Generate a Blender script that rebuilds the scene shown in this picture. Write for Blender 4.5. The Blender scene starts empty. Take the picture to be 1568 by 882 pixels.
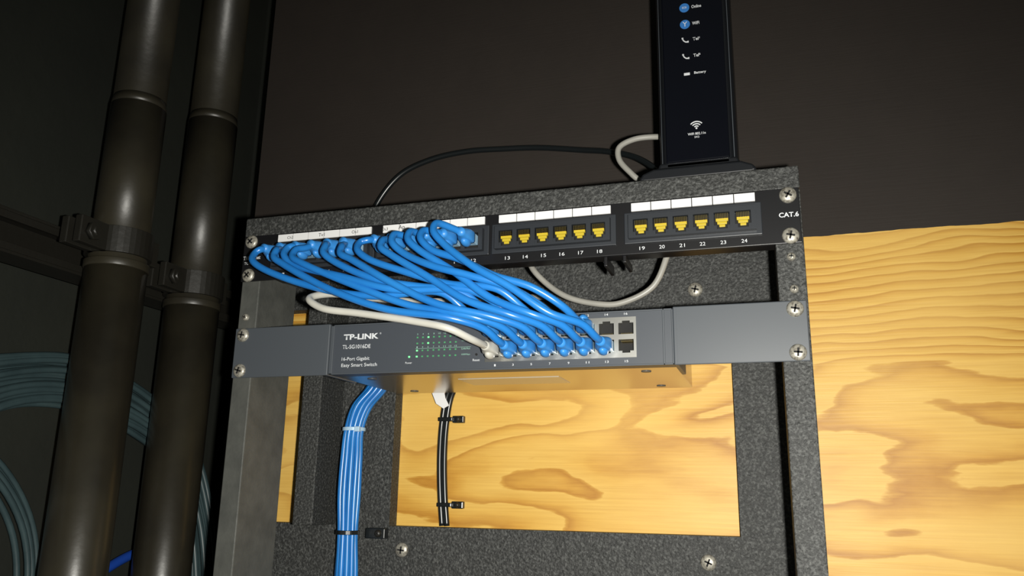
import bpy, bmesh, math, random
from mathutils import Vector, Matrix
random.seed(4)
S=bpy.context.scene
COL=bpy.context.collection

# ------------------------------------------------------------ materials
def mat(name, col, rough=.5, metal=0., spec=.5, noise=None, bump=None, emit=None, coat=0.):
    m=bpy.data.materials.new(name); m.use_nodes=True; nt=m.node_tree; b=nt.nodes['Principled BSDF']
    b.inputs['Base Color'].default_value=(*col,1); b.inputs['Roughness'].default_value=rough
    b.inputs['Metallic'].default_value=metal; b.inputs['Specular IOR Level'].default_value=spec
    b.inputs['Coat Weight'].default_value=coat
    tc=nt.nodes.new('ShaderNodeTexCoord')
    if noise:
        sc,col2,lo,hi=noise
        n=nt.nodes.new('ShaderNodeTexNoise'); n.inputs['Scale'].default_value=sc; n.inputs['Detail'].default_value=5
        nt.links.new(tc.outputs['Object'],n.inputs['Vector'])
        r=nt.nodes.new('ShaderNodeValToRGB'); r.color_ramp.elements[0].position=lo; r.color_ramp.elements[1].position=hi
        r.color_ramp.elements[0].color=(*col,1); r.color_ramp.elements[1].color=(*col2,1)
        nt.links.new(n.outputs['Fac'],r.inputs['Fac']); nt.links.new(r.outputs['Color'],b.inputs['Base Color'])
    if bump:
        sc,st,dist=bump
        n=nt.nodes.new('ShaderNodeTexNoise'); n.inputs['Scale'].default_value=sc; n.inputs['Detail'].default_value=4
        nt.links.new(tc.outputs['Object'],n.inputs['Vector'])
        u=nt.nodes.new('ShaderNodeBump'); u.inputs['Strength'].default_value=st; u.inputs['Distance'].default_value=dist
        nt.links.new(n.outputs['Fac'],u.inputs['Height']); nt.links.new(u.outputs['Normal'],b.inputs['Normal'])
    if emit:
        b.inputs['Emission Color'].default_value=(*col,1); b.inputs['Emission Strength'].default_value=emit
    return m

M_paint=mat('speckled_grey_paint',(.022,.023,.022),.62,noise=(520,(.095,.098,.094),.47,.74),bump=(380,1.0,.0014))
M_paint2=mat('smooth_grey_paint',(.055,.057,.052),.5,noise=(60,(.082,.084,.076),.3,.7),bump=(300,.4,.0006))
M_pipe=mat('black_pipe_paint',(.017,.015,.0105),.40,spec=.6,noise=(14,(.031,.027,.017),.35,.7),bump=(45,.3,.0012))
M_pipelow=mat('black_pipe_paint_glossier',(.017,.015,.0105),.31,spec=.9,noise=(14,(.031,.027,.017),.35,.7),bump=(45,.3,.0010))  # same pipe paint, smoother and more specular to strengthen the lower highlight streak
M_cast=mat('black_iron',(.013,.012,.009),.45,spec=.55,bump=(150,.4,.0006))
M_black=mat('black_powdercoat',(.007,.007,.008),.35,spec=.5,bump=(1500,.15,.0001))
M_mod=mat('black_module_plastic',(.020,.023,.028),.42,bump=(1500,.15,.0001))
M_hole=mat('dark_recess',(.003,.003,.003),.8)
M_slate=mat('slate_steel',(.060,.068,.078),.42,spec=.5,bump=(2200,.12,.0001))
M_slate2=mat('slate_steel_face',(.048,.055,.066),.45,bump=(2200,.12,.0001))
M_bottom=mat('switch_chassis_reflection_tint',(.50,.43,.33),.24,metal=.95,bump=(1500,.06,.0001))  # warm tint puts part of the plywood's orange reflection into the colour
M_white=mat('white_label',(.72,.72,.72),.5)
M_ink=mat('white_print',(.62,.64,.66),.5)
M_cyanink=mat('green_grey_print',(.25,.45,.36),.5)
M_blue=mat('blue_pvc',(.012,.145,.46),.30,spec=.6,noise=(25,(.020,.19,.54),.3,.7))
M_blueboot=mat('blue_boot_rubber',(.035,.22,.58),.4,spec=.5)
M_clear=mat('clear_polycarbonate',(.35,.55,.72),.15,spec=.8)
M_whitecab=mat('white_pvc',(.44,.43,.385),.4,noise=(40,(.50,.49,.44),.3,.7))
M_greycab=mat('grey_pvc',(.25,.245,.22),.4,noise=(40,(.31,.30,.27),.3,.7))
M_blackcab=mat('black_pvc',(.008,.010,.011),.3,spec=.6)
M_yellow=mat('yellow_jack',(.46,.35,.02),.45)
M_gold=mat('gold_contact',(.85,.68,.30),.25,metal=1)
M_silver=mat('nickel',(.55,.55,.52),.33,metal=1)
M_screw=mat('worn_screw',(.42,.40,.34),.42,metal=.45,noise=(420,(.14,.125,.10),.45,.68))
M_tie=mat('nylon_tie_light',(.40,.58,.75),.4)
M_gloss=mat('router_gloss_black',(.003,.0035,.006),.16,spec=.45)
M_rmatte=mat('router_satin_black',(.008,.009,.011),.38,spec=.4)
M_icon=mat('router_led_blue',(.03,.14,.38),.4,emit=.2)
M_led=mat('green_led',(.15,.9,.25),.4,emit=1.0)
M_ledoff=mat('green_led_dim',(.06,.26,.11),.4,emit=.12)
M_teal=mat('teal_grey_pvc',(.028,.048,.053),.42,noise=(30,(.045,.075,.080),.3,.7))
M_sidewall=mat('dark_painted_wall',(.008,.0095,.007),.7,noise=(5,(.014,.016,.011),.3,.7),bump=(50,.3,.002))

def wall_material():
    m=bpy.data.materials.new('half_painted_pine_plywood'); m.use_nodes=True; nt=m.node_tree; N=nt.nodes; Lk=nt.links
    b=N['Principled BSDF']; tc=N.new('ShaderNodeTexCoord')
    def mapping(sc,loc=(0,0,0)):
        q=N.new('ShaderNodeMapping'); q.inputs['Scale'].default_value=sc; q.inputs['Location'].default_value=loc
        Lk.new(tc.outputs['Object'],q.inputs['Vector']); return q.outputs[0]
    def noise(v,sc,det=2,rough=.5,dist=0):
        q=N.new('ShaderNodeTexNoise'); q.inputs['Scale'].default_value=sc; q.inputs['Detail'].default_value=det
        q.inputs['Roughness'].default_value=rough; q.inputs['Distortion'].default_value=dist
        Lk.new(v,q.inputs['Vector']); return q.outputs['Fac']
    def mth(op,a,c=None,d=None):
        q=N.new('ShaderNodeMath'); q.operation=op
        for i,x in enumerate((a,c,d)):
            if x is None: continue
            if isinstance(x,(int,float)): q.inputs[i].default_value=x
            else: Lk.new(x,q.inputs[i])
        return q.outputs[0]
    def ramp(v,stops):
        q=N.new('ShaderNodeValToRGB'); e=q.color_ramp.elements
        while len(e)<len(stops): e.new(.5)
        for k,(p,c) in zip(e,stops): k.position=p; k.color=(*c,1)
        Lk.new(v,q.inputs['Fac']); return q.outputs['Color']
    def mix(f,a,c,mode='MIX'):
        q=N.new('ShaderNodeMix'); q.data_type='RGBA'; q.blend_type=mode
        for s,x in((q.inputs[0],f),(q.inputs[6],a),(q.inputs[7],c)):
            if isinstance(x,(int,float)): s.default_value=x
            elif isinstance(x,tuple): s.default_value=(*x,1)
            else: Lk.new(x,s)
        return q.outputs[2]
    sep=N.new('ShaderNodeSeparateXYZ'); Lk.new(tc.outputs['Object'],sep.inputs[0]); X,Z=sep.outputs[0],sep.outputs[2]
    big=noise(mapping((4.6,1,11.5),(2.3,0,.9)),1.0,1.6,.5,.45)
    wob=noise(mapping((30,1,110),(0,0,0)),1.0,3)
    # rings get tighter towards the top of the sheet (flatter cut)
    up=mth('MULTIPLY',mth('MAXIMUM',mth('SUBTRACT',Z,.0),0),125)
    val=mth('ADD',mth('ADD',mth('MULTIPLY',big,7.0),mth('MULTIPLY',wob,.40)),up)
    fr=mth('FRACT',val)
    rings=ramp(fr,[(0,(.72,.455,.105)),(.45,(.68,.405,.080)),(.72,(.59,.315,.050)),(.90,(.46,.215,.028)),(.96,(.54,.28,.042)),(1,(.72,.455,.105))])
    fib=noise(mapping((14,1,480)),1.0,3,.6)
    rings=mix(.38,rings,ramp(fib,[(.3,(.64,.52,.38)),(.68,(1,1,1))]),'MULTIPLY')
    pat=noise(mapping((5,1,9),(3,0,1)),1.0,2)
    rings=mix(ramp(pat,[(.44,(0,0,0)),(.70,(.55,.55,.55))]),rings,(.75,.49,.135))
    # dark paint
    pn=noise(mapping((30,1,30)),1.0,4)
    pn2=noise(mapping((3,1,3)),1.0,3)
    paint=mix(pn2,(.021,.0160,.0130),(.034,.0265,.0215))
    paint=mix(mth('MULTIPLY',pn,.4),paint,(.013,.0105,.009))
    edge=noise(mapping((25,1,25)),1.0,3)
    zz=mth('ADD',Z,mth('MULTIPLY',mth('SUBTRACT',edge,.5),.0045))
    up_mask=mth('GREATER_THAN',zz,.120)
    left_mask=mth('LESS_THAN',X,-.300)
    mask=mth('MAXIMUM',up_mask,left_mask)
    Lk.new(mix(mask,rings,paint),b.inputs['Base Color'])
    Lk.new(mth('ADD',.48,mth('MULTIPLY',mask,.27)),b.inputs['Roughness'])
    b.inputs['Specular IOR Level'].default_value=.35
    bp=N.new('ShaderNodeBump'); bp.inputs['Strength'].default_value=.22; bp.inputs['Distance'].default_value=.0008
    Lk.new(mth('ADD',fib,pn),bp.inputs['Height']); Lk.new(bp.outputs[0],b.inputs['Normal'])
    return m
M_wall=wall_material()

# ------------------------------------------------------------ builders
def finish(bm,name,m,smooth=False,bevel=0,seg=2):
    me=bpy.data.meshes.new(name); bmesh.ops.recalc_face_normals(bm,faces=bm.faces[:]); bm.to_mesh(me); bm.free()
    if m: me.materials.append(m)
    o=bpy.data.objects.new(name,me); COL.objects.link(o)
    if smooth:
        for p in me.polygons: p.use_smooth=True
    if bevel:
        d=o.modifiers.new('bevel','BEVEL'); d.width=bevel; d.segments=seg; d.limit_method='ANGLE'
    return o
def add_box(bm,x,y,z):
    v=[bm.verts.new((a,b,c)) for a in x for b in y for c in z]
    for f in((0,1,3,2),(4,6,7,5),(0,4,5,1),(2,3,7,6),(0,2,6,4),(1,5,7,3)): bm.faces.new([v[i] for i in f])
def boxes(name,lst,m,bevel=0,seg=2):
    bm=bmesh.new()
    for x,y,z in lst: add_box(bm,x,y,z)
    return finish(bm,name,m,False,bevel,seg)
def prism(name,poly,y0,y1,m,bevel=0,seg=2):
    bm=bmesh.new(); a=[bm.verts.new((x,y0,z)) for x,z in poly]; b=[bm.verts.new((x,y1,z)) for x,z in poly]
    bm.faces.new(a); bm.faces.new(b[::-1]); n=len(poly)
    for i in range(n): bm.faces.new((a[i],b[i],b[(i+1)%n],a[(i+1)%n]))
    return finish(bm,name,m,False,bevel,seg)
def cr(pts,n=10):
    P=[Vector(p) for p in pts]; P=[2*P[0]-P[1]]+P+[2*P[-1]-P[-2]]; out=[]
    for i in range(1,len(P)-2):
        p0,p1,p2,p3=P[i-1:i+3]
        t0=0;t1=t0+max((p1-p0).length,1e-6)**.5;t2=t1+max((p2-p1).length,1e-6)**.5;t3=t2+max((p3-p2).length,1e-6)**.5
        for k in range(n):
            t=t1+(t2-t1)*k/n
            A1=p0*((t1-t)/(t1-t0))+p1*((t-t0)/(t1-t0)); A2=p1*((t2-t)/(t2-t1))+p2*((t-t1)/(t2-t1)); A3=p2*((t3-t)/(t3-t2))+p3*((t-t2)/(t3-t2))
            B1=A1*((t2-t)/(t2-t0))+A2*((t-t0)/(t2-t0)); B2=A2*((t3-t)/(t3-t1))+A3*((t-t1)/(t3-t1))
            out.append(B1*((t2-t)/(t2-t1))+B2*((t-t1)/(t2-t1)))
    out.append(P[-2]); return out
def add_tube(bm,path,rad,seg=12,sq=None):
    n=len(path); T=[(path[min(i+1,n-1)]-path[max(i-1,0)]).normalized() for i in range(n)]
    u=T[0].orthogonal().normalized()
    if sq: u=Vector((1,0,0))
    rings=[]
    for i in range(n):
        u=(u-T[i]*u.dot(T[i])).normalized(); w=T[i].cross(u)
        r=rad[i] if isinstance(rad,list) else rad
        ring=[]
        for k in range(seg):
            a=2*math.pi*(k+.5)/seg; c,s=math.cos(a),math.sin(a)
            if isinstance(r,tuple):
                e=2/r[2]; x=math.copysign(abs(c)**e,c)*r[0]; y=math.copysign(abs(s)**e,s)*r[1]
            else: x=c*r;y=s*r
            ring.append(bm.verts.new(path[i]+u*x+w*y))
        rings.append(ring)
    for i in range(n-1):
        for k in range(seg):
            bm.faces.new((rings[i][k],rings[i][(k+1)%seg],rings[i+1][(k+1)%seg],rings[i+1][k]))
    bm.faces.new(rings[0][::-1]); bm.faces.new(rings[-1])
def tube(name,pts,r,m,seg=12,n=10,smooth=True):
    bm=bmesh.new(); add_tube(bm,cr(pts,n),r,seg); return finish(bm,name,m,smooth)
def cyl(name,a,b,r,m,seg=40,r2=None,bevel=0):
    bm=bmesh.new(); add_tube(bm,[Vector(a),Vector(b)],[r,r if r2 is None else r2],seg)
    o=finish(bm,name,m,False,bevel,2)
    for p in o.data.polygons:
        if len(p.vertices)==4: p.use_smooth=True
    return o
def text(name,body,x,y,z,width,m,align='LEFT',height=None,bold=0):
    c=bpy.data.curves.new(name,'FONT'); c.body=body; c.size=1; c.align_x='LEFT'; c.offset=bold; c.resolution_u=3
    o=bpy.data.objects.new(name,c); COL.objects.link(o); bpy.context.view_layer.update()
    me=bpy.data.meshes.new_from_object(o); bpy.data.objects.remove(o)
    xs=[v.co.x for v in me.vertices]; zs=[v.co.y for v in me.vertices]
    w=max(xs)-min(xs); h=max(zs)-min(zs); s=width/w; sh=s if height is None else height/h
    ox={'LEFT':0,'CENTER':-width/2,'RIGHT':-width}[align]; cz=(max(zs)+min(zs))/2; mx=min(xs)
    for v in me.vertices: v.co=((v.co.x-mx)*s+ox+x,y,(v.co.y-cz)*sh+z)
    me.materials.clear(); me.materials.append(m)
    q=bpy.data.objects.new(name,me); COL.objects.link(q); return q
def group(name,parts,loc=(0,0,0)):
    e=bpy.data.objects.new(name,None); e.empty_display_size=.05; COL.objects.link(e); e.location=loc
    bpy.context.view_layer.update()
    for p in parts:
        p.parent=e; p.matrix_parent_inverse=e.matrix_world.inverted()
    return e
def screw(x,y,z,r=.0055,washer=False,ang=0.4,m=None):
    m=m or M_screw; ps=[]
    bm=bmesh.new(); prof=[(r,0),(r*1.0,-.0008),(r*.85,-.0020),(r*.5,-.0028),(.0001,-.0030)]; rings=[]
    for rr,yy in prof: rings.append([bm.verts.new((x+rr*math.cos(2*math.pi*k/24),y+yy,z+rr*math.sin(2*math.pi*k/24))) for k in range(24)])
    for i in range(len(rings)-1):
        for k in range(24): bm.faces.new((rings[i][k],rings[i][(k+1)%24],rings[i+1][(k+1)%24],rings[i+1][k]))
    ps.append(finish(bm,'screw_head',m,True))
    bm=bmesh.new(); a=r*.5; w=r*.11
    add_box(bm,(-a,a),(-.0033,-.0015),(-w,w)); add_box(bm,(-w,w),(-.0033,-.0015),(-a,a))
    bmesh.ops.rotate(bm,verts=bm.verts[:],cent=(0,0,0),matrix=Matrix.Rotation(ang,3,'Y')); bmesh.ops.translate(bm,verts=bm.verts[:],vec=(x,y,z))
    ps.append(finish(bm,'screw_cross',M_hole))
    return ps

# ------------------------------------------------------------ room shell
boxes('wall_back',[((-.355,1.1),(.162,.182),(-.9,1.2))],M_wall)
boxes('wall_left',[((-.49,-.47),(-1.0,.30),(-.9,1.2))],M_sidewall)
boxes('wall_recess',[((-.49,-.335),(.30,.32),(-.9,1.2)),((-.355,-.335),(.182,.30),(-.9,1.2))],M_sidewall)

# ------------------------------------------------------------ wooden wall rack frame
F=[]
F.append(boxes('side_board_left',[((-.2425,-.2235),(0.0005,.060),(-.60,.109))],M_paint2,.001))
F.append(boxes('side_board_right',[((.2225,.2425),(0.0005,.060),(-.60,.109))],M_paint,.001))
F.append(boxes('top_board',[((-.2435,.2425),(-.001,.1615),(.109,.127))],M_paint,.0012))
yb,yw=.145,.1615
F.append(boxes('back_board',[((-.236,-.152),(yb,yw),(-.150,.109)),((.181,.2425),(yb,yw),(-.150,.109)),
   ((-.152,.181),(yb,yw),(.034,.109)),((-.300,-.236),(yb,yw),(.073,.109)),((-.300,.2425),(yb,yw),(-.60,-.150))],M_paint))
F.append(boxes('corner_post',[((-.233,-.2115),(.100,yb),(-.150,.109))],M_paint,.001))
for sx,sz in((.151,.071),(-.137,-.172),(.153,-.172)): F+=screw(sx,yb,sz,.0068,ang=random.random())
for sx,sz in((.233,.056),(.2335,.0315),(-.2345,.033),(.2325,-.20)): F+=screw(sx,0.0005,sz,.0032,ang=random.random())
group('wooden_rack_frame',F,(0,.08,.1))

# ------------------------------------------------------------ patch panel
Pn=[]; zc=.087; zt,zb=.1085,.0655
Pn.append(boxes('panel_plate',[((-.2413,.2413),(-.0035,-.0012),(zb,zt))],M_black,.0005))
Pn.append(boxes('panel_lips',[((-.205,.222),(-.0012,.012),(zb,zb+.0015)),],M_black))
mods=[-.2105,-.1055,.0005,.1105]
port_x=[]; bars=[]; frame=[]
y0,y1=-.0105,-.0035
for mi,mx in enumerate(mods):
    w=.1035
    frame.append(((mx,mx+w),(-.0055,-.0035),(.0735,.0990)))
    a,b=mx+.004,mx+w-.004; zl,zh=.0765,.0955
    first=mx+w/2-2.5*.0153
    xs=[first+i*.0153 for i in range(6)]; port_x+=xs
    hw=.0058; hz0,hz1=.0785,.0915
    bars.append(((a,b),(y0,-.0055),(hz1,zh))); bars.append(((a,b),(y0,-.0055),(zl,hz0)))
    e=[a]+sum([[x-hw,x+hw] for x in xs],[])+[b]
    for k in range(0,len(e),2): bars.append(((e[k],e[k+1]),(y0,-.0055),(hz0,hz1)))
Pn.append(boxes('module_frames',frame,M_mod,.0006)); Pn.append(boxes('module_bars',bars,M_mod))
ye=[];go=[];ho=[];st=[]
for i,x in enumerate(port_x):
    ho.append(((x-.0056,x+.0056),(-.0062,-.0056),(.0787,.0913)))
    if i<12: continue
    ye.append(((x-.0046,x+.0046),(-.0088,-.0062),(.0850,.0872)))
    ye.append(((x-.0036,x+.0036),(-.0080,-.0062),(.0828,.0850)))
    ye.append(((x-.0022,x+.0022),(-.0074,-.0062),(.0808,.0828)))
    st+= [((x-.0058,x-.0038),(-.0100,-.0062),(.0785,.0815)),((x+.0038,x+.0058),(-.0100,-.0062),(.0785,.0815))]
    for k in range(8):
        xx=x-.0042+k*.0012; go.append(((xx-.00028,xx+.00028),(-.0098,-.0065),(.0868,.0908)))
Pn.append(boxes('jack_recess',ho,M_hole)); Pn.append(boxes('jack_yellow_blocks',ye,M_yellow,.0003)); Pn.append(boxes('jack_contacts',go,M_gold)); Pn.append(boxes('jack_latch_steps',st,M_mod))
lab=[]
for mx in mods:
    for k in range(6):
        a=mx+.0055+k*.0157; lab.append(((a+.0003,a+.0153),(-.0050,-.0036),(.1002,.1068)))
Pn.append(boxes('label_strips',lab,M_white))
for i in range(24): Pn.append(text('port_number',str(i+1),port_x[i],-.0038,.0697,.0022 if i<9 else .0042,M_ink,'CENTER',.0028))
for lx,lt in((-.192,'Ch2'),(-.160,'Tv1'),(-.127,'Os1'),(-.098,'Os3'),(-.082,'Ap')): Pn.append(text('label_text',lt,lx,-.0052,.1034,.006,M_hole,'CENTER'))
Pn.append(text('category_print','CAT.6',.2262,-.0038,.0875,.0140,M_ink,'LEFT',.0038,.02))
Pn.append(text('maker_print','TRENDnet',-.2405,-.0038,.0875,.0180,M_ink,'LEFT',.0034,.02))
Pn.append(text('type_print','TC-P24C6',-.2390,-.0038,.0825,.0145,M_ink,'LEFT',.0024,.01))
for sx in(-.2335,.2335):
    for sz in(zc-.0159,zc+.0159): Pn+=screw(sx,-.0035,sz,.0062,ang=random.random())
Pn.append(boxes('rear_cable_clips',[((.093,.096),(-.001,.030),(.058,.066)),((.108,.111),(-.001,.030),(.060,.066)),((-.070,-.067),(-.001,.03),(.060,.066))],M_black,.0008))
group('patch_panel',Pn,(0,0,zc))

# ------------------------------------------------------------ network switch
W=[]
bx=.1455; hb=.0215
W.append(boxes('chassis',[((-bx,bx),(.012,.138),(-hb,hb))],M_bottom,.0006))
px0,px1,pz0,pz1=-.0045,.1175,-.0150,.0165
W.append(boxes('front_face',[((-bx,px0),(0,.012),(-hb,hb)),((px1,bx),(0,.012),(-hb,hb)),((px0,px1),(0,.012),(pz1,hb)),((px0,px1),(0,.012),(-hb,pz0))],M_slate2))
W.append(boxes('bezel_rims',[((-bx,bx),(-.0012,0),(hb-.0012,hb)),((-bx,bx),(-.0012,0),(-hb,-hb+.0012)),((-bx,-bx+.003),(-.0012,0),(-hb,hb)),((bx-.008,bx-.0065),(-.0012,0),(-hb,hb)),((bx-.0012,bx),(-.0012,0),(-hb,hb))],M_slate,.0003))
for s in(-1,1):
    xa,xb=sorted((s*.1475,s*.2413))
    W.append(boxes('ear',[((xa,xb),(-.0032,-.0012),(-.0222,.0222))],M_slate,.0008))
    xa,xb=sorted((s*.1457,s*.1490)); W.append(boxes('ear_flange',[((xa,xb),(-.0032,.050),(-.0222,.0222))],M_slate,.0008))
    for sz in(-.0159,.0159): W+=screw(s*.2330,-.0032,sz,.0060,ang=random.random())
colx=[.0040+i*.0151 for i in range(8)]; rows=[.0083,-.0062]; hw,hh=.0058,.0052
bars=[]; e=[px0]+sum([[x-hw,x+hw] for x in colx],[])+[px1]
for k in range(0,len(e),2): bars.append(((e[k],e[k+1]),(-.0010,.010),(pz0,pz1)))
for x in colx:
    zs=[pz0,rows[1]-hh,rows[1]+hh,rows[0]-hh,rows[0]+hh,pz1]
    for k in(0,2,4): bars.append(((x-hw,x+hw),(-.0010,.010),(zs[k],zs[k+1])))
W.append(boxes('port_block',bars,M_silver)); W.append(boxes('port_recess',[((px0,px1),(.010,.0118),(pz0,pz1))],M_hole))
keys=[]
for x in colx:
    for r,sg in((0,1),(1,-1)):
        for k in range(8): keys.append(((x-.0040+k*.00114-.0002,x-.0040+k*.00114+.0002),(.002,.010),(rows[r]-sg*.0042-.0004,rows[r]-sg*.0042+.0004)))
W.append(boxes('port_pins',keys,M_gold))
W.append(boxes('port_latch_steps',[((x+s0*.0044-.0014,x+s0*.0044+.0014),(-.0008,.004),(rows[r]+.0036,rows[r]+.0052) if sg>0 else (rows[r]-.0052,rows[r]-.0036)) for x in colx for r,sg in((0,1),(1,-1)) for s0 in(-1,1)],M_silver))
W.append(text('brand_print','TP-LINK',-.1335,-.0004,.0105,.0330,M_ink,'LEFT',.0048,.035))
W.append(text('brand_mark','®',-.0995,-.0004,.0125,.0015,M_ink))
W.append(text('type_print','TL-SG1016DE',-.1340,-.0004,.0020,.0265,M_ink,'LEFT',.0034,.008))
W.append(text('desc_print_a','16-Port Gigabit',-.1340,-.0004,-.0088,.0262,M_ink,'LEFT',.0038,.004))
W.append(text('desc_print_b','Easy Smart Switch',-.1340,-.0004,-.0142,.0335,M_ink,'LEFT',.0038,.004))
W.append(text('power_print','Power',-.0745,-.0004,-.0135,.006,M_ink,'LEFT'))
W.append(text('reset_print','Reset',-.0150,-.0004,-.0130,.006,M_ink,'LEFT'))
W.append(cyl('reset_hole',(-.0120,-.0006,-.0085),(-.0120,.001,-.0085),.0010,M_hole,16))
on=[];off=[]
ledz=[.0075,.0025,-.0035,-.0085]
for r,z in enumerate(ledz):
    for k in range(8):
        x=-.0645+k*.0049; (on if (r,k) in((0,2),(1,2),(2,0),(3,0)) else off).append(((x-.0007,x+.0007),(-.0005,.001),(z-.0006,z+.0006)))
on.append(((-.0720,-.0706),(-.0005,.001),(-.0092,-.0078)))
W.append(boxes('leds_lit',on,M_led)); W.append(boxes('leds_dim',off,M_ledoff))
for z,s0 in((.0103,2),(-.0007,1)):
    for k in range(8): W.append(text('led_number',str(s0+2*k),-.0645+k*.0049,-.0004,z,.0010 if s0+2*k<10 else .002,M_cyanink,'CENTER',.0013))
for z in(.0078,.0032,-.0032,-.0082): W.append(text('led_legend','Link/Act' if z in(.0078,-.0032) else '1000Mbps',-.0250,-.0004,z,.0075,M_cyanink,'LEFT',.0016))
W.append(boxes('led_rule',[((-.066,-.017),(-.0004,.0002),(-.0020,-.0018))],M_cyanink))
for k,x in enumerate(colx):
    W.append(text('upper_number',str(2*k+2),x,-.0004,.0191,.0013 if 2*k+2<10 else .0026,M_ink,'CENTER',.0017))
    W.append(text('lower_number',str(2*k+1),x,-.0004,-.0178,.0013 if 2*k+1<10 else .0026,M_ink,'CENTER',.0017))
W.append(boxes('base_sticker',[((-.045,.045),(.045,.085),(-hb-.0004,-hb))],mat('silver_sticker',(.60,.56,.48),.32,metal=.5)))
for sx,sy in((-.12,.03),(.12,.03),(-.12,.12),(.12,.12)): W.append(cyl('base_dimple',(sx,sy,-hb-.0006),(sx,sy,-hb),.004,M_slate,20))
group('network_switch',W,(0,0,0))

# ------------------------------------------------------------ RJ45 plugs and patch cables
def plug(x,y,z,boot,clear=M_clear,latch=-1):
    ps=[]
    ps.append(boxes('plug_body',[((x-.0053,x+.0053),(y-.0075,y+.0015),(z-.0040,z+.0040))],clear,.0004))
    bm=bmesh.new()
    path=[Vector((x,y-.0065,z)),Vector((x,y-.009,z)),Vector((x,y-.0150,z)),Vector((x,y-.0190,z)),Vector((x,y-.0230,z)),Vector((x,y-.0260,z))]
    add_tube(bm,path,[(.0058,.0048,6.),(.0060,.0050,6.),(.0059,.0049,5.),(.0048,.0044,3.),(.0038,.0038,2.),(.0034,.0034,2.)],20,sq=True)
    sph=bmesh.ops.create_uvsphere(bm,u_segments=16,v_segments=10,radius=.0038)
    bmesh.ops.scale(bm,verts=sph['verts'],vec=(1,1.8,.95)); bmesh.ops.translate(bm,verts=sph['verts'],vec=(x,y-.0125,z+latch*.0052))
    ps.append(finish(bm,'plug_boot',boot,True)); return ps
parts=[]
upper=[(colx[c],rows[0],0) for c in range(6)]; lower=[(colx[c+1],rows[1],1) for c in range(6)]
targets=[t for pr in zip(upper,lower) for t in pr]
R0=.0029
# per-cable loop: (sideways lean, height above the jack, reach in front of the panel)
LOOP=[(-.005,-.004,.043),(.006,-.006,.050),(-.004,-.003,.044),(-.007,-.007,.050),(.004,-.004,.046),(.008,-.008,.052),
      (-.010,-.003,.044),(-.001,-.005,.050),(-.007,-.001,.050),(-.007,-.001,.053),(-.013,.000,.050),(-.015,.003,.056)]
for i in range(12):
    px=port_x[i]; sx,sz,low=targets[i]; pz=.0850; yA=-.0105; yB=-.0010
    parts+=plug(px,yA,pz,M_blueboot,latch=-1); parts+=plug(sx,yB,sz,M_blueboot,latch=(-1 if low else 1))
    j=lambda s:random.uniform(-s,s)
    lean,hi,rc=LOOP[i]
    p0=(px,yA-.021,pz); p1=(px+lean*.35,yA-.028,pz+hi*.6)
    p2=(px+lean*.9,-rc+.003,pz+hi-.001); p2b=(px+lean+.002,-rc-.003,pz+hi-.009); p3=(px+lean+.013,-rc-.006,pz-.020+hi*.4)
    q3=(sx-.028+j(.003),-.056+j(.002)-(.005 if low else 0),sz+.023-(.008 if low else .001)); q2=(sx-.009,-.046,sz+.009); q1=(sx-.002,-.033,sz+.002); q0=(sx,-.022,sz)
    mid=[]
    for t in(.33,.66):
        m=Vector(p3).lerp(Vector(q3),t); m.z-=(.010-.0008*i)*math.sin(math.pi*t)+j(.0030); m.y-=.004*math.sin(math.pi*t)+.0028*(i%3)-.002; mid.append(tuple(m))
    parts.append(tube('patch_cable_%d'%(i+1),[p0,p1,p2,p2b,p3]+mid+[q3,q2,q1,q0],R0,M_blue,14,12))
group('blue_patch_cables',parts,(-.05,-.05,.04))

wp=plug(colx[0],-.0010,rows[1],M_whitecab,mat('clear_plug',(.6,.6,.55),.15),latch=-1)
wp.append(tube('white_cable',[(.03,.075,.055),(-.05,.060,.052),(-.088,.035,.048),(-.112,.0,.044),(-.130,-.036,.040),(-.136,-.055,.032),(-.121,-.060,.0225),(-.087,-.060,.0165),(-.042,-.062,.008),(-.012,-.062,.001),(.0010,-.048,-.005),(colx[0],-.034,rows[1]),(colx[0],-.022,rows[1])],.0029,M_whitecab))
group('white_patch_cable',wp,(-.06,-.04,.02))
group('grey_ethernet_cable',[tube('cable',[(.015,.060,.090),(.019,.050,.076),(.033,.050,.060),(.052,.050,.047),(.080,.050,.0395),(.097,.050,.0395),(.124,.050,.052),(.136,.050,.076),(.139,.055,.095)],.0026,M_greycab)],(.08,.05,.06))
group('black_coaxial_cable',[tube('cable',[(-.205,.150,.1305),(-.200,.150,.155),(-.189,.150,.190),(-.163,.150,.221),(-.128,.150,.235),(-.086,.150,.240),(-.041,.150,.238),(-.004,.148,.234),(.046,.140,.222),(.073,.13,.213),(.103,.115,.197),(.125,.100,.175),(.135,.092,.16)],.0030,M_blackcab)],(-.04,.15,.2))
group('router_network_cable',[tube('cable',[(.150,.085,.196),(.134,.066,.193),(.110,.058,.190),(.097,.055,.182),(.097,.055,.171),(.108,.055,.156),(.119,.060,.145),(.124,.080,.131),(.126,.105,.130),(.150,.12,.130)],.0026,M_greycab)],(.11,.06,.16))

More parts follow.
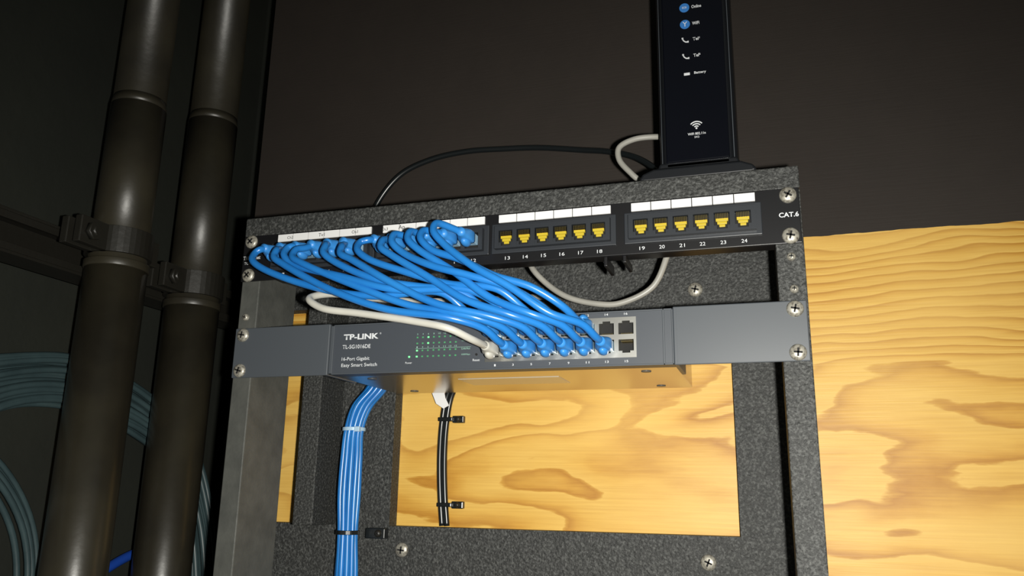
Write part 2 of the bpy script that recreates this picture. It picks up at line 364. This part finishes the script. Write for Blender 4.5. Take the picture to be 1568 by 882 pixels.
# ------------------------------------------------------------ router
Rt=[]; cxr=.167; rz0=.127
Rt.append(prism('base_foot',[(cxr-.046,rz0+.003),(cxr-.043,rz0+.008),(cxr-.034,rz0+.0115),(cxr+.034,rz0+.0115),(cxr+.043,rz0+.008),(cxr+.046,rz0+.003),(cxr+.042,rz0+.001),(cxr-.042,rz0+.001)],.006,.098,M_rmatte,.002,3))
Rt.append(prism('base_neck',[(cxr-.037,rz0+.011),(cxr-.031,rz0+.024),(cxr+.031,rz0+.024),(cxr+.037,rz0+.011)],.026,.090,M_rmatte,.002,3))
Rt.append(boxes('base_pads',[((cxr-.038,cxr-.026),(.008,.020),(rz0,rz0+.0025)),((cxr+.026,cxr+.038),(.008,.020),(rz0,rz0+.0025)),((cxr-.038,cxr-.026),(.080,.092),(rz0,rz0+.0025)),((cxr+.026,cxr+.038),(.080,.092),(rz0,rz0+.0025))],M_blackcab,.0005))
bm=bmesh.new()
sec=[(-.026,.026),(.026,.026),(.0315,.034),(.0315,.080),(.022,.088),(-.022,.088),(-.0315,.080),(-.0315,.034)]
lv=[(rz0+.012,.97),(rz0+.020,1.0),(.390,1.0),(.396,.95)]
rg=[]
for z,s in lv: rg.append([bm.verts.new((cxr+x*s,.057+(y-.057)*s,z)) for x,y in sec])
for i in range(len(rg)-1):
    for k in range(8): bm.faces.new((rg[i][k],rg[i][(k+1)%8],rg[i+1][(k+1)%8],rg[i+1][k]))
bm.faces.new(rg[0][::-1]); bm.faces.new(rg[-1])
Rt.append(finish(bm,'body',M_rmatte,False,.0015,3))
Rt.append(boxes('front_gloss_panel',[((cxr-.0255,cxr+.0255),(.0245,.027),(.150,.384))],M_gloss,.001,3))
Rt.append(boxes('side_seams',[((cxr-.0292,cxr-.0288),(.0285,.032),(.145,.390)),((cxr+.0286,cxr+.0292),(.0285,.032),(.145,.390))],M_slate))
yt=.0242
for z,t,lit in((.2915,'Online',1),(.306,'US/DS',1),(.2755,'WiFi',1),(.2605,'Tel¹',0),(.2450,'Tel²',0),(.2285,'Battery',0)):
    Rt.append(text('icon_label',t,cxr+.0000,yt,z,{'Online':.0082,'US/DS':.0078,'WiFi':.0060,'Tel¹':.0058,'Tel²':.0058,'Battery':.0098}[t],M_ink,'LEFT',.0030,.02))
    if lit:
        Rt.append(cyl('icon_ring',(cxr-.0060,yt+.0008,z),(cxr-.0060,yt-.0002,z),.0042,M_icon,28)); Rt.append(text('icon_glyph','«»' if t!='WiFi' else 'Y',cxr-.0060,yt-.0004,z,.004,M_ink,'CENTER'))
    elif t!='Battery':
        Rt.append(tube('icon_handset',[(cxr-.0085,yt,z+.0018),(cxr-.0078,yt,z-.0002),(cxr-.0060,yt,z-.0018),(cxr-.0042,yt,z-.0020)],.0006,M_ink,6,6))
        Rt.append(boxes('icon_handset_ends',[((cxr-.0092,cxr-.0078),(yt-.0003,yt+.0004),(z+.0012,z+.0024)),((cxr-.0046,cxr-.0034),(yt-.0003,yt+.0004),(z-.0026,z-.0012))],M_ink))
    else: Rt.append(boxes('icon_battery',[((cxr-.0085,cxr-.0035),(yt-.0002,yt+.0004),(z-.0012,z+.0012))],M_ink,.0005))
def arc(r,z):
    return [(cxr+r*math.sin(a),yt,z+r*math.cos(a)) for a in[math.radians(-48+12*k) for k in range(9)]]
for r in(.0022,.0042,.0062): Rt.append(tube('wifi_arc',arc(r,.1780),.00055,M_ink,6,3))
Rt.append(cyl('wifi_dot',(cxr,yt+.0004,.1782),(cxr,yt-.0003,.1782),.0008,M_ink,12))
Rt.append(text('wifi_print','WiFi 802.11n',cxr,yt,.1735,.0145,M_ink,'CENTER',.0022,.015)); Rt.append(text('wifi_print_b','2X2',cxr,yt,.1705,.004,M_ink,'CENTER',.0016,.01))
group('wifi_router',Rt,(cxr,.05,rz0))

# ------------------------------------------------------------ vertical bundle + tie wraps
B=[]; cen=[(-.158,.130,.012),(-.163,.126,-.015),(-.1775,.122,-.036),(-.184,.121,-.058),(-.185,.121,-.085),(-.185,.121,-.122),(-.184,.121,-.156),(-.183,.122,-.20),(-.183,.122,-.30),(-.184,.122,-.5)]
offs=[(0,0)]+[(.0050*math.cos(k*math.pi/3),.0050*math.sin(k*math.pi/3)) for k in range(6)]+[(.0084*math.cos(k*math.pi/5+.2),.0084*math.sin(k*math.pi/5+.2)) for k in range(10)]
bm=bmesh.new()
for ox,oy in offs:
    pts=[]
    for k,c in enumerate(cen):
        s=1.0+random.uniform(-.07,.07); 
        if k in(3,6): s=.88
        pts.append((c[0]+ox*s,c[1]+oy*s,c[2]))
    add_tube(bm,cr(pts,6),.0028,8)
B.append(finish(bm,'strands',M_blue,True))
def ringband(name,c,r,h,m,th=.0012):
    bm=bmesh.new(); n=36; vs=[]
    for rr,zz in((r,-h/2),(r+th,-h/2),(r+th,h/2),(r,h/2)): vs.append([bm.verts.new((c[0]+rr*math.cos(2*math.pi*k/n),c[1]+rr*math.sin(2*math.pi*k/n),c[2]+zz)) for k in range(n)])
    for i in range(4):
        for k in range(n): bm.faces.new((vs[i][k],vs[i][(k+1)%n],vs[(i+1)%4][(k+1)%n],vs[(i+1)%4][k]))
    return finish(bm,name,m,False,.0004)
B.append(ringband('light_tie',(-.184,.121,-.058),.0102,.0035,M_tie)); B.append(boxes('tie_head',[((-.177,-.172),(.1085,.113),(-.061,-.056))],M_tie,.0005))
B.append(ringband('black_tie',(-.184,.121,-.156),.0102,.004,M_blackcab)); B.append(boxes('tie_mount',[((-.173,-.152),(.136,.145),(-.162,-.152))],M_blackcab,.001)); B+=screw(-.1590,.136,-.157,.0035,m=M_cast)
group('blue_cable_bundle',B,(-.184,.121,-.15))

C=[]
for dx,dy in((-.0026,0),(.0026,.001)):
    C.append(tube('cable',[(-.078+dx,.150,.020),(-.088+dx,.153,-.005),(-.098+dx,.156,-.024),(-.1025+dx,.157,-.05),(-.1035+dx,.157,-.083),(-.1015+dx,.157,-.12),(-.0985+dx,.1575,-.149)],.0027,M_blackcab))
for z,x in((-.046,-.101),(-.129,-.099)):
    C.append(boxes('clip_band',[((x-.0068,x+.0085),(.1525,.1618),(z-.002,z+.002))],M_blackcab,.0008)); C.append(boxes('clip_mount',[((x+.0075,x+.0195),(.1555,.1618),(z-.0035,z+.0035))],M_blackcab,.001)); C+=screw(x+.0140,.1555,z,.0026,m=M_cast)
C.append(prism('paper_tag',[(-.113,-.020),(-.108,-.031),(-.100,-.036),(-.094,-.033),(-.098,-.026),(-.104,-.018)],.147,.1475,M_white))
C.append(prism('paper_tag_fold',[(-.104,-.018),(-.098,-.026),(-.101,-.012),(-.106,-.008)],.1465,.147,M_white))
group('black_cable_run',C,(-.1,.155,-.08))

# ------------------------------------------------------------ pipes, clamps and strut
def pipe(name,x,y,rl,ru,rt,zj,zt):
    ps=[cyl('lower_length',(x,y,-.62),(x,y,zj),rl,M_pipelow,64),cyl('middle_length',(x,y,zj),(x,y,zt),ru,M_pipe,64),cyl('upper_length',(x,y,zt),(x,y,1.0),rt,M_pipe,64)]
    ps.append(cyl('socket_rim',(x,y,zj-.004),(x,y,zj+.004),rl+.0014,M_pipe,64,bevel=.001))
    ps.append(cyl('reducer',(x,y,zt-.001),(x,y,zt+.010),ru,M_pipe,64,r2=rt))
    ps.append(ringband('clamp_band',(x,y,zj+.022),ru,.026,M_cast,.004))
    ps.append(boxes('clamp_ears',[((x-.012,x-.004),(y-ru-.034,y-ru+.002),(zj+.009,zj+.035)),((x+.004,x+.012),(y-ru-.034,y-ru+.002),(zj+.009,zj+.035)),((x+.006,x+.014),(y+ru-.002,y+ru+.012),(zj+.009,zj+.035))],M_cast,.001))
    ps.append(cyl('clamp_bolt',(x-.02,y-ru-.020,zj+.022),(x+.020,y-ru-.020,zj+.022),.0050,M_cast,6)); ps.append(cyl('clamp_nut',(x+.012,y-ru-.020,zj+.022),(x+.018,y-ru-.020,zj+.022),.009,M_cast,6))
    return group(name,ps,(x,y,0))
pipe('steel_pipe',-.400,.012,.0288,.0270,.0256,.094,.265)
pipe('steel_pipe',-.400,.127,.0292,.0276,.0265,.080,.30)
group('strut_channel',[boxes('channel',[((-.4695,-.4660),(-.80,.2995),(.085,.126)),((-.4695,-.4330),(-.80,.2995),(.085,.088)),((-.4695,-.4330),(-.80,.2995),(.123,.126)),((-.4360,-.4330),(-.80,.2995),(.088,.095)),((-.4360,-.4330),(-.80,.2995),(.116,.123))],M_cast,.0006)],(-.45,-.2,.1))

# hanging cable coil beside the pipes
cn=[(-.454,-.36,-.20),(-.454,-.22,-.10),(-.454,-.12,-.045),(-.454,-.04,-.015),(-.453,.025,-.006),(-.450,.080,-.016),(-.446,.135,-.038),(-.438,.190,-.080),(-.425,.215,-.150),(-.412,.222,-.230),(-.402,.225,-.33),(-.398,.225,-.55)]
bm=bmesh.new()
for s in range(34):
    ox=random.uniform(-.010,.008); ov=random.uniform(-.036,.014)
    pts=[]
    for k,c in enumerate(cn):
        fan=1.5 if k<3 else 1.0
        if k<6: pts.append((c[0]+ox,c[1]+random.uniform(-.004,.004),c[2]+ov*fan))
        else: pts.append((c[0]+ox,c[1]+ov*.6+.004,c[2]+ov*max(0,1-(k-5)*.3)))
    add_tube(bm,cr(pts,8),.0032,8)
cc=finish(bm,'cable_strands',M_teal,True)
c2=tube('blue_strand',[(-.462,-.10,-.30),(-.458,.02,-.25),(-.456,.10,-.205),(-.452,.16,-.185),(-.445,.23,-.20),(-.44,.26,-.3)],.005,mat('dark_blue_pvc',(.01,.05,.30),.35))
bm=bmesh.new()
for s in range(5):
    r=.140+s*.0055; pts=[(-.460+.006*math.sin(s*1.3),-.16+r*1.2*math.cos(a),-.215+r*math.sin(a)) for a in [k*math.pi/8 for k in range(-3,12)]]
    add_tube(bm,cr(pts,6),.0030,8)
c3=finish(bm,'coil_loops',M_teal,True)
group('hanging_cable_coil',[cc,c2,c3],(-.45,0,0))

# ------------------------------------------------------------ camera and light
Rm=Matrix(((.9532,-.2966,.0582),(.3018,.9233,-.2375),(.0167,.2440,.9696)))
cam=bpy.data.cameras.new('camera'); co=bpy.data.objects.new('camera',cam); COL.objects.link(co)
X,Y,Z=Rm.col[0],Rm.col[1],Rm.col[2]
mw=Matrix.Identity(4)
for i in range(3): mw[i][0]=X[i]; mw[i][1]=Z[i]; mw[i][2]=-Y[i]
cpos=Vector((.2124,-.6079,-.1155)); mw.translation=cpos; co.matrix_world=mw
cam.sensor_width=36; cam.lens=36*1239.6/1568; cam.clip_start=.01; S.camera=co
L=bpy.data.lights.new('camera_flash','SPOT'); L.energy=33; L.spot_size=math.radians(132); L.spot_blend=1.0; L.shadow_soft_size=.007; L.color=(1.0,.975,.90)
lo=bpy.data.objects.new('camera_flash',L); COL.objects.link(lo); lo.location=cpos+X*.036-Z*.006
tgt=Vector((.02,.1,-.20)); lo.rotation_euler=(tgt-lo.location).to_track_quat('-Z','Y').to_euler()
w=bpy.data.worlds.new('World'); S.world=w; w.use_nodes=True; w.node_tree.nodes['Background'].inputs[0].default_value=(.85,.9,.78,1); w.node_tree.nodes['Background'].inputs[1].default_value=.045
S.view_settings.view_transform='Standard'; S.view_settings.look='None'; S.view_settings.exposure=0
